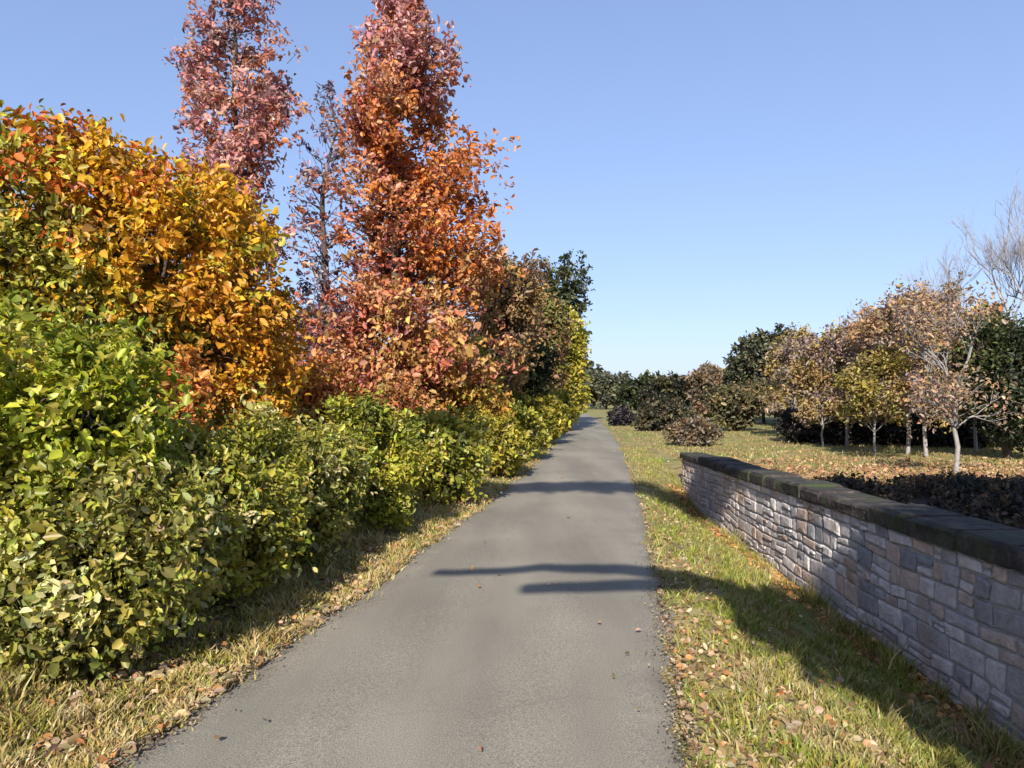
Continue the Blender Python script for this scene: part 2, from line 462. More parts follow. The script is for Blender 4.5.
A_rose  = [(2, (0.30, 0.15, 0.15)), (3, (0.55, 0.24, 0.20)), (3, (0.60, 0.34, 0.27)), (1, (0.56, 0.20, 0.08))]
A_plum  = [(2, (0.12, 0.085, 0.13)), (3, (0.23, 0.16, 0.22)), (3, (0.40, 0.32, 0.38))]
A_brown = [(2, (0.14, 0.09, 0.05)), (4, (0.32, 0.20, 0.085)), (3, (0.46, 0.29, 0.11))]
A_mauve = [(2, (0.19, 0.14, 0.125)), (4, (0.33, 0.235, 0.195)), (2, (0.36, 0.25, 0.17)), (1, (0.38, 0.28, 0.08))]

# ------------------------------------------------------------------ left: hedge shrubs
shrub("tall bright yellow-green leafy shrub in front of the orange-yellow tree, nearest the viewer", at(5, 4.65), 4.65, 1.05, 0.95, 2.3, G_light, 5200, 1, size=0.06, twig=0.13)
shrub("low grey-green shrub at the foot of the tall bright green shrub", at(85, 4.35), 4.35, 0.72, 0.72, 1.3, G_grey, 3800, 2, size=0.055)
shrub("dense mid-green shrub below the small orange shrub", at(205, 5.65), 5.65, 0.76, 0.75, 1.45, G_mid, 3600, 3, size=0.055)
shrub("low dark-hollowed green shrub at the bend of the straw verge", at(290, 7.1), 7.1, 0.68, 0.72, 1.42, G_grey, 2800, 4, size=0.058)
shrub("rounded yellow-green shrub at the path edge under the tall red tree", at(363, 8.7), 8.7, 0.62, 0.75, 1.6, [(2, (0.15, 0.165, 0.02)), (4, (0.33, 0.33, 0.035)), (3, (0.45, 0.41, 0.05))], 2800, 5, size=0.06)
shrub("low green shrub beside the first shadow on the path", at(440, 11.2), 11.2, 0.8, 0.9, 1.4, G_mid, 1500, 6, size=0.085)
shrub("low olive shrub just beyond the far shadow band on the path", at(488, 15), 15, 0.85, 1.1, 1.35, G_olive, 1200, 7, size=0.1)
shrub("small green shrub between olive shrubs on the left path edge", at(515, 19.5), 19.5, 0.9, 1.2, 1.5, G_mid, 1000, 8, size=0.12)
shrub("bright olive shrub overhanging the far left path edge", at(538, 26), 26, 1.0, 1.5, 1.9, G_olive, 900, 9, size=0.15, twig=0.2)
shrub("farthest pale olive shrub where the path narrows to a point", at(551, 36), 36, 1.3, 1.8, 2.2, G_olive, 700, 10, size=0.2, twig=0.3)
shrub("small orange shrub showing above the green hedge", at(165, 6.75), 6.75, 0.5, 0.45, 2.2, A_orange, 900, 11, size=0.075)
shrub("green shrub behind the hedge below the yellow crown", at(255, 9.4), 9.4, 0.8, 0.8, 1.75, G_mid, 1300, 12, size=0.08)
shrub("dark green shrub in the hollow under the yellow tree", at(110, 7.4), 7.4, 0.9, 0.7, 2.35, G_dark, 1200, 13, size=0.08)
shrub("orange shrub between the yellow tree and the tall red tree", at(318, 12.2), 12.2, 0.75, 0.7, 2.5, A_orange, 1000, 14, size=0.09)
shrub("rust-red shrub at the foot of the tall red tree", at(395, 13.6), 13.6, 0.9, 0.7, 2.1, [(2, (0.26, 0.09, 0.04)), (3, (0.46, 0.17, 0.06)), (3, (0.46, 0.27, 0.08))], 900, 15, size=0.09)
shrub("golden orange shrub at the right foot of the tall red tree", at(462, 16), 16, 1.0, 0.8, 2.3, [(1, (0.2, 0.12, 0.03)), (3, (0.46, 0.24, 0.04)), (3, (0.44, 0.33, 0.05))], 900, 16, size=0.1)

# ------------------------------------------------------------------ left: trees
def yellow_fn(Q, c, r):
    # crimson on the upper left, olive inside the lower middle
    w = Waves(901, 1.6)(Q)
    redness = smooth01(((-Q[:, 0] - 0.0) * 0.45 + (Q[:, 2] - 2.9) * 0.38 + w * 0.6 + 0.12))
    m = r.uniform(size=len(Q)) < redness * 0.75
    c = c.copy(); c[m] = np.array([0.55, 0.15, 0.03]) * r.uniform(0.7, 1.25, (m.sum(), 1))
    ol = smooth01((3.15 - Q[:, 2]) * 0.8 - (Q[:, 0] - 0.7) * 0.9 + w * 0.5)
    m = r.uniform(size=len(Q)) < ol * 0.8
    c[m] = np.array([0.30, 0.28, 0.04]) * r.uniform(0.5, 1.5, (m.sum(), 1))
    m = (Q[:, 0] > 1.0 + 0.3 * w) & (Q[:, 2] < 3.1) & (r.uniform(size=len(Q)) < 0.6)
    c[m] = np.array([0.62, 0.29, 0.03]) * r.uniform(0.75, 1.2, (m.sum(), 1))
    return c
lobes = [(0.0, 0, 3.0, 1.75, 1.5, 1.35), (-1.1, 0.1, 3.35, 1.15, 1.1, 1.15), (0.75, -0.2, 3.1, 1.0, 1.0, 1.0), (1.25, 0, 2.4, 0.82, 0.9, 1.05),
         (1.35, 0.1, 1.5, 0.72, 0.8, 0.9), (-0.3, -0.5, 3.7, 1.0, 0.9, 0.78), (-1.7, 0, 2.6, 0.9, 0.9, 1.1)]
lobed_plant("autumn_tree", "tree", "broad dome-shaped tree in yellow and orange leaf with a red upper side", "autumn trees behind the hedge",
            at(110, 8.6), 8.6, lobes, A_yel, 7200, 7, 0.085, 0.2, 21, -0.3, 0.8, trunk=(2.6, 0.13), colour_fn=yellow_fn, inner=0.6, clump=1.0)

def spire_tree(label, X, Y, H, z0, half, pal, seed, nb=70, sparse=1.0, size=0.12, side_fn=None, prof=None, k=9):
    """feathery tapering tree: one leader, many rising side branches, leaves along them"""
    r = np.random.default_rng(seed)
    gz0 = float(gz(np.array([X]), np.array([Y]))[0])
    e = tag(empty("autumn_tree", (X, Y, gz0)), label, "tree", "autumn trees behind the hedge")
    wood = Wood()
    P = wood.limb((0, 0, -0.1), (r.normal() * 0.1, r.normal() * 0.1, H), 0.16, 0.015, r, 0.01, 12, 8)
    Q = []; D = []
    for i in range(nb):
        t = (i + r.uniform(0, 1)) / nb
        z = z0 + (H - z0) * t
        a = r.uniform(0, 6.28)
        w = half(z / H) * r.uniform(0.6, 1.12)
        rise = r.uniform(0.35, 0.9) * w
        b0 = np.array([np.interp(z, P[:, 2], P[:, 0]), np.interp(z, P[:, 2], P[:, 1]), z - rise * 0.5])
        tip = b0 + np.array([math.cos(a) * w, math.sin(a) * w, rise])
        B = wood.limb(b0, tip, 0.035 * (1 - t) + 0.01, 0.004, r, 0.06, 6, 4)
        m = max(4, int(w * 22 * sparse))
        f = r.uniform(0.22, 1.03, m)
        q = np.stack([np.interp(f, np.linspace(0, 1, 6), B[:, j]) for j in range(3)], -1)
        q += r.normal(size=q.shape) * (0.10 + 0.13 * w * 0.6)
        d = (tip - b0)[None] / np.linalg.norm(tip - b0) + r.normal(size=q.shape) * 0.5
        Q.append(q); D.append(d)
    Q = np.concatenate(Q); D = np.concatenate(D); D /= np.linalg.norm(D, axis=1, keepdims=True)
    cw = Waves(seed + 7, 1.5)
    o = np.clip(cw(Q) * 0.5 + 0.5 + r.normal(size=len(Q)) * 0.25, 0, 0.999)
    wt = np.cumsum([p[0] for p in pal]); wt = wt / wt[-1]
    c = np.array([p[1] for p in pal])[np.clip(np.searchsorted(wt, o), 0, len(pal) - 1)]
    if side_fn is not None:
        c, keep = side_fn(Q, c, r); Q, D, c = Q[keep], D[keep], c[keep]
    og = Q * np.array([1, 1, 0.0]); og /= np.maximum(np.linalg.norm(og, axis=1, keepdims=True), 0.05)
    V, F, cc = spray_leaves(r, Q, D, k, 0.26, size, c, 0.1, out=og)
    sel = r.choice(len(Q), min(len(Q), 500), replace=False)
    for s in sel: wood.add(np.array([Q[s] - D[s] * 0.25, Q[s] + D[s] * 0.18]), np.array([0.009, 0.003]), 3)
    wood.build("trunk", M_bark, e); mesh_obj("crown", V, F, M_leaf, e, colors=cc)
    return e

def red_fn(Q, c, r):
    w = Waves(911, 1.6)(Q)
    c = c.copy()
    # upper right is more orange, lower is rose, left edge is thin and plum
    o = smooth01((Q[:, 0] * 0.5 + 0.45 + w * 0.4)) * smooth01((Q[:, 2] - 2.5) / 2.5) * (1 - smooth01((Q[:, 2] - 7.6) / 1.5))
    m = r.uniform(size=len(Q)) < o * 0.8
    c[m] = np.array([0.62, 0.21, 0.05]) * r.uniform(0.7, 1.25, (m.sum(), 1))
    b = smooth01((5.4 - Q[:, 2]) / 2.0) * smooth01((Q[:, 0] + 0.9))
    m = r.uniform(size=len(Q)) < b * 0.5
    c[m] = np.array([0.50, 0.28, 0.09]) * r.uniform(0.7, 1.3, (m.sum(), 1))
    m = (Q[:, 2] + 0.5 * w > 8.2) & (r.uniform(size=len(Q)) < 0.6)
    c[m] = np.array([0.50, 0.24, 0.22]) * r.uniform(0.7, 1.25, (m.sum(), 1))
    keep = ~((Q[:, 0] < -0.6 + 0.25 * w) & (Q[:, 2] > 3.2) & (r.uniform(size=len(Q)) < 0.85))
    return c, keep
spire_tree("tall tapering tree in rusty red and orange leaf, highest beside the path", at(398, 16.5), 16.5, 12.0, 1.0,
           lambda t: float(np.interp(t, [0, 0.15, 0.42, 0.55, 0.64, 0.73, 0.88, 1], [1.75, 2.1, 2.0, 1.95, 1.75, 1.0, 0.42, 0.08])), A_red, 31, nb=150, sparse=1.15, size=0.13, side_fn=red_fn)
def rose_fn(Q, c, r):
    return c, r.uniform(size=len(Q)) < 0.85
spire_tree("tall thin rose-red tree rising behind the yellow dome tree", at(224, 17.5), 17.5, 12.3, 2.0,
           lambda t: float(np.interp(t, [0, 0.3, 0.55, 0.72, 0.82, 0.9, 1], [1.4, 1.5, 1.4, 1.3, 0.8, 0.5, 0.1])), A_rose, 32, nb=100, sparse=1.15, size=0.13, side_fn=rose_fn)
def plum_fn(Q, c, r):
    w = Waves(921, 0.9)(Q)
    return c, (w > -0.25) & (r.uniform(size=len(Q)) < 0.7)
spire_tree("thin plum-purple tree with sky showing through, between two red trees", at(325, 18.5), 18.5, 9.3, 2.0,
           lambda t: 1.25 * (1 - t) ** 0.5 + 0.12, A_plum, 33, nb=70, sparse=0.55, size=0.13, side_fn=plum_fn, k=7)

def round_tree(label, X, Y, h, rx, pal, n, seed, size=0.16, zlow=0.18, k=7, twig=0.35, group="trees at the far end of the path", name="tree", thr=-0.35, trunk_r=0.12, bark=None, clump=1.6, ry=None):
    r = np.random.default_rng(seed + 3000)
    zc = h * (0.5 + zlow * 0.5); rz = h * (0.5 - zlow * 0.5)
    ry = ry or rx
    lobes = [(0, 0, zc, rx * 0.78, ry * 0.78, rz * 0.8)]
    for i in range(8):
        a = r.uniform(0, 6.28); q = r.uniform(0.35, 0.62); s = r.uniform(0.34, 0.5)
        lobes.append((math.cos(a) * rx * q, math.sin(a) * ry * q, zc + rz * r.uniform(-0.5, 0.6), rx * s, ry * s, rz * r.uniform(0.3, 0.45)))
    return lobed_plant(name, "tree", label, group, X, Y, lobes, pal, n, k, size, twig, seed, thr, rx * 0.7, trunk=(h * 0.7, trunk_r), bark=bark, inner=0.55, clump=clump)

TL = "trees along the left beyond the tall red tree"
round_tree("olive-brown tree just beyond the tall red tree", at(505, 24), 24, 6.6, 1.35, A_brown, 1500, 41, 0.15, group=TL)
round_tree("dark green evergreen filling the gap beside the olive-brown tree", at(522, 27), 27, 3.9, 1.0, G_dark, 900, 42, 0.15, group=TL)
round_tree("rusty tree in front of the tall dark conifer", at(536, 33), 33, 6.6, 1.5, [(2, (0.12, 0.08, 0.04)), (3, (0.27, 0.15, 0.07)), (3, (0.20, 0.18, 0.05))], 1300, 43, 0.18, group=TL)
round_tree("tall dark green tree standing farthest along the left side", at(552, 46), 46, 10.6, 2.3, [(3, (0.035, 0.045, 0.02)), (4, (0.075, 0.085, 0.03)), (2, (0.14, 0.14, 0.05))], 1900, 44, 0.24, group=TL, zlow=0.05)
round_tree("yellow-olive tree leaning over the path at its far left", at(562, 40), 40, 6.8, 1.45, G_olive, 1300, 45, 0.2, group=TL, zlow=0.05)
round_tree("green tree behind the foot of the tall red tree", at(440, 21), 21, 3.6, 1.6, G_mid, 1100, 46, 0.15, group=TL)
round_tree("green tree hidden behind the yellow dome tree", at(60, 13), 13, 4.2, 2.4, G_mid, 1500, 47, 0.13, group=TL)
round_tree("brown tree standing behind the plum-purple tree", at(300, 24), 24, 5.0, 2.2, A_brown, 1300, 48, 0.16, group=TL)

# ------------------------------------------------------------------ stone wall
def build_wall():
    r = np.random.default_rng(55)
    e = tag(empty("stone_wall", (0, 0, 0)), "low rubble stone wall with dark coping along the right verge", "wall")
    # core
    ys = np.arange(WALL_Y0, WALL_Y1 + 0.01, 0.5); V = []
    for y in ys:
        x = float(xwall(y)); zb = -float(drop(y)) - 0.25
        V += [(x + 0.004, y, zb), (x + WALL_T - 0.004, y, zb), (x + WALL_T - 0.004, y, float(wtop(y))), (x + 0.004, y, float(wtop(y)))]
    F = []
    for i in range(len(ys) - 1):
        a = i * 4; b = a + 4
        for k in range(4):
            F.append((a + k, a + (k + 1) % 4, b + (k + 1) % 4, b + k))
    F.append((3, 2, 1, 0)); n = len(V); F.append((n - 4, n - 3, n - 2, n - 1))
    mesh_obj("mortar_core", V, F, M_mortar, e)
    # stones on both faces
    SV = []; SF = []; SC = []
    pal = [(4, (0.56, 0.505, 0.48)), (3, (0.66, 0.60, 0.57)), (2, (0.40, 0.38, 0.38)), (2, (0.50, 0.38, 0.32)), (1, (0.28, 0.275, 0.29))]
    def stone(y0, y1, z0, z1, side):
        g = 0.011
        dep = r.uniform(0.008, 0.026); ins = min(y1 - y0, z1 - z0) * r.uniform(0.12, 0.22)
        def px(y, off):
            x = float(xwall(y)); return x - off if side < 0 else x + WALL_T + off
        o = [(y0 + g, z0 + g), (y1 - g, z0 + g), (y1 - g, z1 - g), (y0 + g, z1 - g)]
        # eight-point outline with chopped corners
        ring = []
        for i in range(4):
            p = np.array(o[i]); nx = np.array(o[(i + 1) % 4]); pv = np.array(o[i - 1])
            cpr = r.uniform(0.1, 0.25)
            ring.append(p + (pv - p) * cpr * min(1, 0.12 / max(np.linalg.norm(pv - p), 1e-3) * 0.6)); ring.append(p + (nx - p) * cpr * min(1, 0.12 / max(np.linalg.norm(nx - p), 1e-3) * 0.6))
        ring = np.array(ring) + r.normal(size=(8, 2)) * 0.006
        lift = np.clip((0.548 - ring[:, 1]) / 0.25, 0, 1)
        ring[:, 1] += lift * (0.022 * np.sin(1.7 * ring[:, 0] + 3.1 * ring[:, 1]) + 0.012 * np.sin(4.3 * ring[:, 0] + 7 * ring[:, 1] + 1) + 0.006 * np.sin(9.7 * ring[:, 0]))
        ring[:, 1] += (wtop(ring[:, 0]) - 0.55) * np.clip((ring[:, 1] + 0.78) / 1.33, 0, 1)
        ring[:, 0] += 0.022 * np.sin(9 * ring[:, 1] + 1.3 * ring[:, 0])
        c = ring.mean(0)
        b = len(SV)
        for k in range(8): SV.append((px(ring[k, 0], -0.03), ring[k, 0], ring[k, 1]))
        for k in range(8): SV.append((px(ring[k, 0], dep * r.uniform(0.3, 0.6)), ring[k, 0], ring[k, 1]))
        for k in range(8):
            q = ring[k] + (c - ring[k]) * 0.22; SV.append((px(q[0], dep * r.uniform(0.8, 1.15)), q[0], q[1]))
        SV.append((px(c[0], dep * r.uniform(0.95, 1.3)), c[0], c[1]))
        f0 = len(SF)
        for k in range(8):
            k2 = (k + 1) % 8
            q1 = (b + k, b + k2, b + 8 + k2, b + 8 + k); q2 = (b + 8 + k, b + 8 + k2, b + 16 + k2, b + 16 + k); q3 = (b + 16 + k, b + 16 + k2, b + 24)
            for q in (q1, q2, q3): SF.append(q if side > 0 else tuple(reversed(q)))
        cc = pick(pal, 1, r)[0] * r.uniform(0.88, 1.1)
        warm = float(np.clip(0.5 + 0.6 * math.sin(y0 * 0.55 + 0.4) + (0.0 - z0) * 0.7, 0, 1))
        cc = cc * (1 - 0.5 * warm) + np.array([0.48, 0.38, 0.31]) * 0.5 * warm
        SC.extend([cc] * (len(SF) - f0))
    for side in (-1, 1):
        z = -0.78
        while z < 0.54:
            h = min(r.uniform(0.09, 0.2), 0.545 - z)
            if 0.545 - z - h < 0.07: h = 0.545 - z
            y = WALL_Y0 if side < 0 else WALL_Y0
            while y < WALL_Y1 - 0.05:
                ln = r.uniform(0.16, 0.46)
                if WALL_Y1 - y - ln < 0.12: ln = WALL_Y1 - y
                zb = -float(drop(y)) - 0.15 if side < 0 else -0.1
                if z + h > zb:
                    q = r.uniform()
                    if q < 0.22 and h > 0.12:
                        sp = r.uniform(0.35, 0.65); stone(y, y + ln, z, z + h * sp, side); stone(y, y + ln, z + h * sp, z + h, side)
                    elif q < 0.4 and ln > 0.28:
                        sp = r.uniform(0.35, 0.65); stone(y, y + ln * sp, z, z + h, side)
                        stone(y + ln * sp, y + ln, z, z + h * 0.5, side); stone(y + ln * sp, y + ln, z + h * 0.5, z + h, side)
                    else: stone(y, y + ln, z, z + h, side)
                y += ln
            z += h
    mesh_obj("stone_face", SV, SF, M_stone, e, colors=np.array(SC))
    # coping slabs
    CV = []; CF = []
    y = WALL_Y0
    while y < WALL_Y1:
        ln = r.uniform(0.42, 0.8); y1 = min(y + ln, WALL_Y1 + 0.05)
        xa0, xa1 = float(xwall(y)), float(xwall(y1))
        h = r.uniform(0.125, 0.165); w0, w1 = float(wtop(y)), float(wtop(y1)); j = lambda s=0.008: r.normal() * s
        b = len(CV); g = r.uniform(0.006, 0.014); ov = r.uniform(0.045, 0.065)
        for zz, ins in ((0.003, 0.012), (0.018, 0.0), (h - 0.03, 0.004), (h, 0.035)):
            CV += [(xa0 - ov + ins + j(), y + g + ins * 0.5, w0 + zz + j(0.004)), (xa1 - ov + ins + j(), y1 - g - ins * 0.5, w1 + zz + j(0.004)),
                   (xa1 + WALL_T + ov - ins + j(), y1 - g - ins * 0.5, w1 + zz + j(0.004)), (xa0 + WALL_T + ov - ins + j(), y + g + ins * 0.5, w0 + zz + j(0.004))]
        for q in range(3):
            for k in range(4):
                k2 = (k + 1) % 4
                CF.append((b + q * 4 + k2, b + q * 4 + k, b + q * 4 + 4 + k, b + q * 4 + 4 + k2))
        CF.append((b, b + 1, b + 2, b + 3)); CF.append((b + 15, b + 14, b + 13, b + 12))
        y = y1
    mesh_obj("coping", CV, CF, M_coping, e)
build_wall()

# ------------------------------------------------------------------ right: bed planting, field trees, backdrop trees
bedr = np.random.default_rng(66)
BG = "dark ground shrubs in the bed behind the wall"
bed_labels = ["dark spreading shrub in the bed, nearest behind the wall", "low blackish shrub in the bed behind the near wall",
              "flat dark evergreen in the middle of the bed behind the wall", "dark low evergreen at the field edge of the bed",
              "dark low shrub at the field edge below the pale-trunked brown tree", "dark low shrub behind the sunlit stretch of wall"]
for i, (X, Y, rx, h) in enumerate([(4.7, 6.0, 0.9, 0.55), (5.6, 7.9, 1.1, 0.5), (6.9, 10.0, 1.3, 0.45), (7.2, 12.0, 1.2, 0.32), (9.3, 12.0, 1.4, 0.32), (4.9, 10.6, 0.8, 0.4)]):
    shrub(bed_labels[i], X, Y, rx, rx * 0.9, h, [(3, (0.025, 0.024, 0.016)), (3, (0.05, 0.042, 0.026)), (2, (0.10, 0.065, 0.04)), (1, (0.16, 0.10, 0.05))], 900, 70 + i, size=0.06, twig=0.12, group=BG)

def field_tree(label, X, Y, h, pal, seed, dens=5, size=0.12, bark=None, crown_at=0.3, spread=0.62, levels=4, rad=None, group="young trees in the field", name="young_tree", leaf_skip=0.0):
    r = np.random.default_rng(seed)
    z0 = float(gz(np.array([X]), np.array([Y]))[0])
    e = tag(empty(name, (X, Y, z0)), label, "tree", group)
    wood = Wood(); tips = []
    rad = rad or 0.0125 * h
    ch = h * crown_at
    wood.add(np.array([(0, 0, -0.08), (0.01, 0, 0.1), (0.02 * r.normal(), 0.02 * r.normal(), ch * 0.55), (0.03 * r.normal(), 0.03 * r.normal(), ch)]), np.array([rad * 1.35, rad * 1.05, rad * 0.95, rad * 0.85]), 8)
    top = np.array([0.0, 0, ch * 0.97])
    branch_tree(r, top, (r.normal() * 0.05, r.normal() * 0.05, 1), (h - ch) * 0.34, rad * 0.85, levels, wood, tips, spread, 0.78, (3, 4), 0.22)
    if pal is not None:
        for i in range(5):      # low side limbs so that the crown starts close to the fork
            a = r.uniform(0, 6.28)
            branch_tree(r, top * r.uniform(0.9, 1.0), (math.cos(a), math.sin(a), 0.9), (h - ch) * 0.2, rad * 0.42, levels - 2, wood, tips, spread, 0.78, (3, 4), 0.05)
    T = np.array([t[0] for t in tips]); D = np.array([t[1] for t in tips])
    sc = (h - ch) / max(T[:, 2].max() - ch, 0.1)
    # stretch the limbs so that the tree reaches its height
    allV = np.concatenate(wood.V); m = allV[:, 2] > ch
    rmax = np.percentile(np.hypot(T[:, 0], T[:, 1]), 95); sr = min(1.0, (0.34 if pal is not None else 0.26) * h / rmax)
    allV[m, :2] *= sr; T[:, :2] *= sr
    allV[m, 2] = ch + (allV[m, 2] - ch) * sc; wood.V = [allV]; 
    T[:, 2] = ch + (T[:, 2] - ch) * sc
    wood.build("trunk", bark or M_pale, e)
    if pal is not None and dens > 0:
        keep = r.uniform(size=len(T)) >= leaf_skip; T, D = T[keep], D[keep]
        cw = Waves(seed + 7, 1.2)
        o = np.clip(cw(T) * 0.5 + 0.5 + r.normal(size=len(T)) * 0.25, 0, 0.999)
        wt = np.cumsum([p[0] for p in pal]); wt = wt / wt[-1]
        c = np.array([p[1] for p in pal])[np.clip(np.searchsorted(wt, o), 0, len(pal) - 1)]
        V, F, cc = spray_leaves(r, T, D, dens * 2, 0.34, size, c, 0.25, out=np.array([[0, -0.3, 0.3]]) + 0 * D)
        mesh_obj("crown", V, F, M_leaf, e, colors=cc)
    return e

A_tan = [(2, (0.24, 0.165, 0.11)), (4, (0.38, 0.26, 0.155)), (3, (0.47, 0.28, 0.13))]
A_gold = [(2, (0.24, 0.18, 0.06)), (4, (0.34, 0.27, 0.06)), (2, (0.32, 0.23, 0.11))]
Y1 = dict(levels=4, spread=0.75, crown_at=0.27)
field_tree("brown-leaved young tree with a pale trunk, nearest to the wall in the field", at(955, 15.6), 15.6, 4.0, A_tan, 201, 3, 0.085, **Y1)
field_tree("tan young tree left of the nearest pale-trunked tree in the field", at(907, 21), 21, 4.7, A_tan, 202, 5, 0.11, **Y1)
field_tree("young tree with golden-yellow leaves in the middle of the field row", at(874, 20.5), 20.5, 2.7, A_gold, 203, 6, 0.12, **Y1)
field_tree("mauve-brown young tree behind the golden one in the field", at(846, 24.3), 24.3, 3.9, A_mauve, 204, 6, 0.13, **Y1)
field_tree("yellow-brown low young tree in the left half of the field row", at(822, 24), 24, 2.8, [(2, (0.30, 0.21, 0.09)), (3, (0.38, 0.26, 0.10)), (2, (0.30, 0.22, 0.15))], 205, 7, 0.12, **Y1)
field_tree("thin mauve young tree at the left end of the field row", at(795, 30), 30, 4.2, A_mauve, 206, 7, 0.14, **Y1)
field_tree("mauve young tree behind the tan one in the field row", at(880, 30), 30, 5.0, A_mauve, 207, 6, 0.14, **Y1)
field_tree("rusty thin young tree before the dark evergreens on the right", at(930, 27), 27, 5.4, A_tan, 208, 5, 0.13, **Y1)
field_tree("small mauve-grey young tree beside the dark dome tree", at(812, 36), 36, 4.4, A_mauve, 209, 7, 0.17, **Y1)
field_tree("mauve bare-topped young tree right of the nearest brown tree", at(975, 22), 22, 3.9, A_mauve, 210, 3, 0.11, **Y1)
field_tree("mauve-grey young tree between the tan tree and the nearest brown one", at(925, 20), 20, 4.2, A_mauve, 211, 5, 0.11, **Y1)
field_tree("dull brown young tree half hidden behind the rusty thin one", at(955, 24), 24, 4.6, A_brown, 212, 5, 0.12, **Y1)
field_tree("dull mauve young tree in the gap left of the golden tree", at(862, 30), 30, 4.4, A_mauve, 213, 8, 0.14, **Y1)
DH = "dark shrubs standing in for tree shade at the back of the field"  # near-black leaf colour stands in for the deep shade under the trees
for lab_, u_, Y_, h_ in (("blackish low shrub in place of tree shade behind the left pale trunks of the field row", 800, 27, 1.25), ("blackish low shrub in place of tree shade behind the yellow-brown young tree", 835, 25.5, 1.2),
        ("blackish low shrub behind the golden young tree's trunk", 868, 25.5, 1.2), ("blackish low shrub behind the tan young tree's trunk", 905, 25, 1.25),
        ("dark low shrub in place of tree shade behind the nearest pale trunk", 945, 24.5, 1.3), ("dark low shrub left of the bushy evergreen's foot", 985, 24, 1.35), ("dark low shrub in place of tree shade at the right-hand end of the row of shrubs", 1030, 24, 1.3)):
    shrub(lab_, at(u_, Y_), Y_, 0.95, 0.8, h_, [(3, (0.02, 0.022, 0.016)), (3, (0.04, 0.036, 0.03)), (1, (0.07, 0.055, 0.05))], 800, int(u_), size=0.1, twig=0.18, group=DH, thr=-0.4)
BT = dict(bark=M_twig, levels=5, group="bare trees behind the field", name="bare_tree", spread=0.5)
field_tree("tall leafless tree with fine grey twigs above the dark evergreen", at(1010, 25), 25, 9.2, None, 221, 0, rad=0.08, **BT)
field_tree("second leafless tree beside the tallest leafless one, shorter and to its left", at(975, 27), 27, 7.6, None, 225, 0, rad=0.07, **BT)
field_tree("leafless tree at the right-hand end of the field, past the tallest one", at(1050, 24), 24, 8.4, None, 226, 0, rad=0.08, **BT)
field_tree("leafless grey tree showing above the tan young trees", at(938, 34), 34, 7.2, None, 222, 0, rad=0.065, **BT)
field_tree("leafless grey tree rising above the mauve young trees", at(868, 38), 38, 6.8, None, 223, 0, rad=0.065, **BT)
field_tree("leafless grey tree standing just right of the dark dome tree", at(822, 44), 44, 6.4, None, 224, 0, rad=0.065, **BT)

TR = "dark trees behind the field"
A_dull = [(3, (0.11, 0.085, 0.055)), (4, (0.20, 0.145, 0.09)), (2, (0.28, 0.19, 0.10))]
GD2 = [(3, (0.022, 0.032, 0.013)), (4, (0.045, 0.06, 0.02)), (2, (0.10, 0.11, 0.03))]
round_tree("dark dome-shaped evergreen at the left end of the field", at(764, 46), 46, 6.0, 2.5, [(3, (0.05, 0.055, 0.032)), (4, (0.10, 0.10, 0.05)), (2, (0.19, 0.17, 0.08))], 1700, 81, 0.24, group=TR, zlow=0.0)
round_tree("dark bushy evergreen under the tall leafless tree, tallest evergreen of the field", at(1008, 19.5), 19.5, 4.05, 1.35, GD2, 1900, 82, 0.12, group=TR, zlow=0.0)
round_tree("broad low blackish evergreen behind the nearest brown tree", at(955, 27), 27, 2.5, 2.3, G_dark, 1900, 83, 0.15, group=TR, zlow=0.0)
round_tree("low blackish evergreen behind the golden young tree", at(880, 34), 34, 2.0, 2.8, G_dark, 1600, 84, 0.17, group=TR, zlow=0.0)
round_tree("brown-leaved tree behind the rusty thin young tree", at(925, 38), 38, 5.4, 2.6, A_brown, 1500, 94, 0.2, group=TR, zlow=0.0)
round_tree("mauve-brown tree behind the mauve young trees of the row", at(855, 42), 42, 5.0, 2.8, A_mauve, 1500, 95, 0.2, group=TR, zlow=0.0)
round_tree("tall olive-dark tree behind the bushy evergreen at the right", at(985, 34), 34, 5.2, 2.4, [(3, (0.05, 0.055, 0.025)), (4, (0.1, 0.1, 0.04)), (2, (0.2, 0.17, 0.08))], 1400, 96, 0.2, group=TR, zlow=0.0)
round_tree("dark olive tree behind the left end of the field row", at(808, 42), 42, 4.2, 2.6, [(3, (0.10, 0.08, 0.05)), (4, (0.22, 0.17, 0.10)), (2, (0.34, 0.24, 0.13))], 1300, 85, 0.22, group=TR, zlow=0.0)
round_tree("dark evergreen at the right edge of the field", at(1075, 24), 24, 4.6, 2.0, GD2, 1500, 86, 0.15, group=TR, zlow=0.0)
round_tree("rusty brown low tree between the path end and the dark dome tree", at(708, 50), 50, 3.9, 1.6, A_dull, 900, 87, 0.24, group=TR, zlow=0.0)
round_tree("blackish shrubby tree right of the path's end", at(662, 52), 52, 3.2, 1.9, [(3, (0.02, 0.022, 0.014)), (4, (0.045, 0.045, 0.022)), (2, (0.11, 0.095, 0.04))], 1000, 88, 0.22, group=TR, zlow=0.0)
round_tree("olive low tree behind the far end of the stone wall", at(735, 36), 36, 2.3, 1.4, [(3, (0.08, 0.07, 0.035)), (4, (0.16, 0.13, 0.06)), (2, (0.26, 0.2, 0.08))], 900, 89, 0.18, group=TR, zlow=0.0)
round_tree("brown-grey tree between the dome tree and the field row", at(785, 52), 52, 5.2, 2.6, A_mauve, 1000, 90, 0.26, group=TR, zlow=0.0)

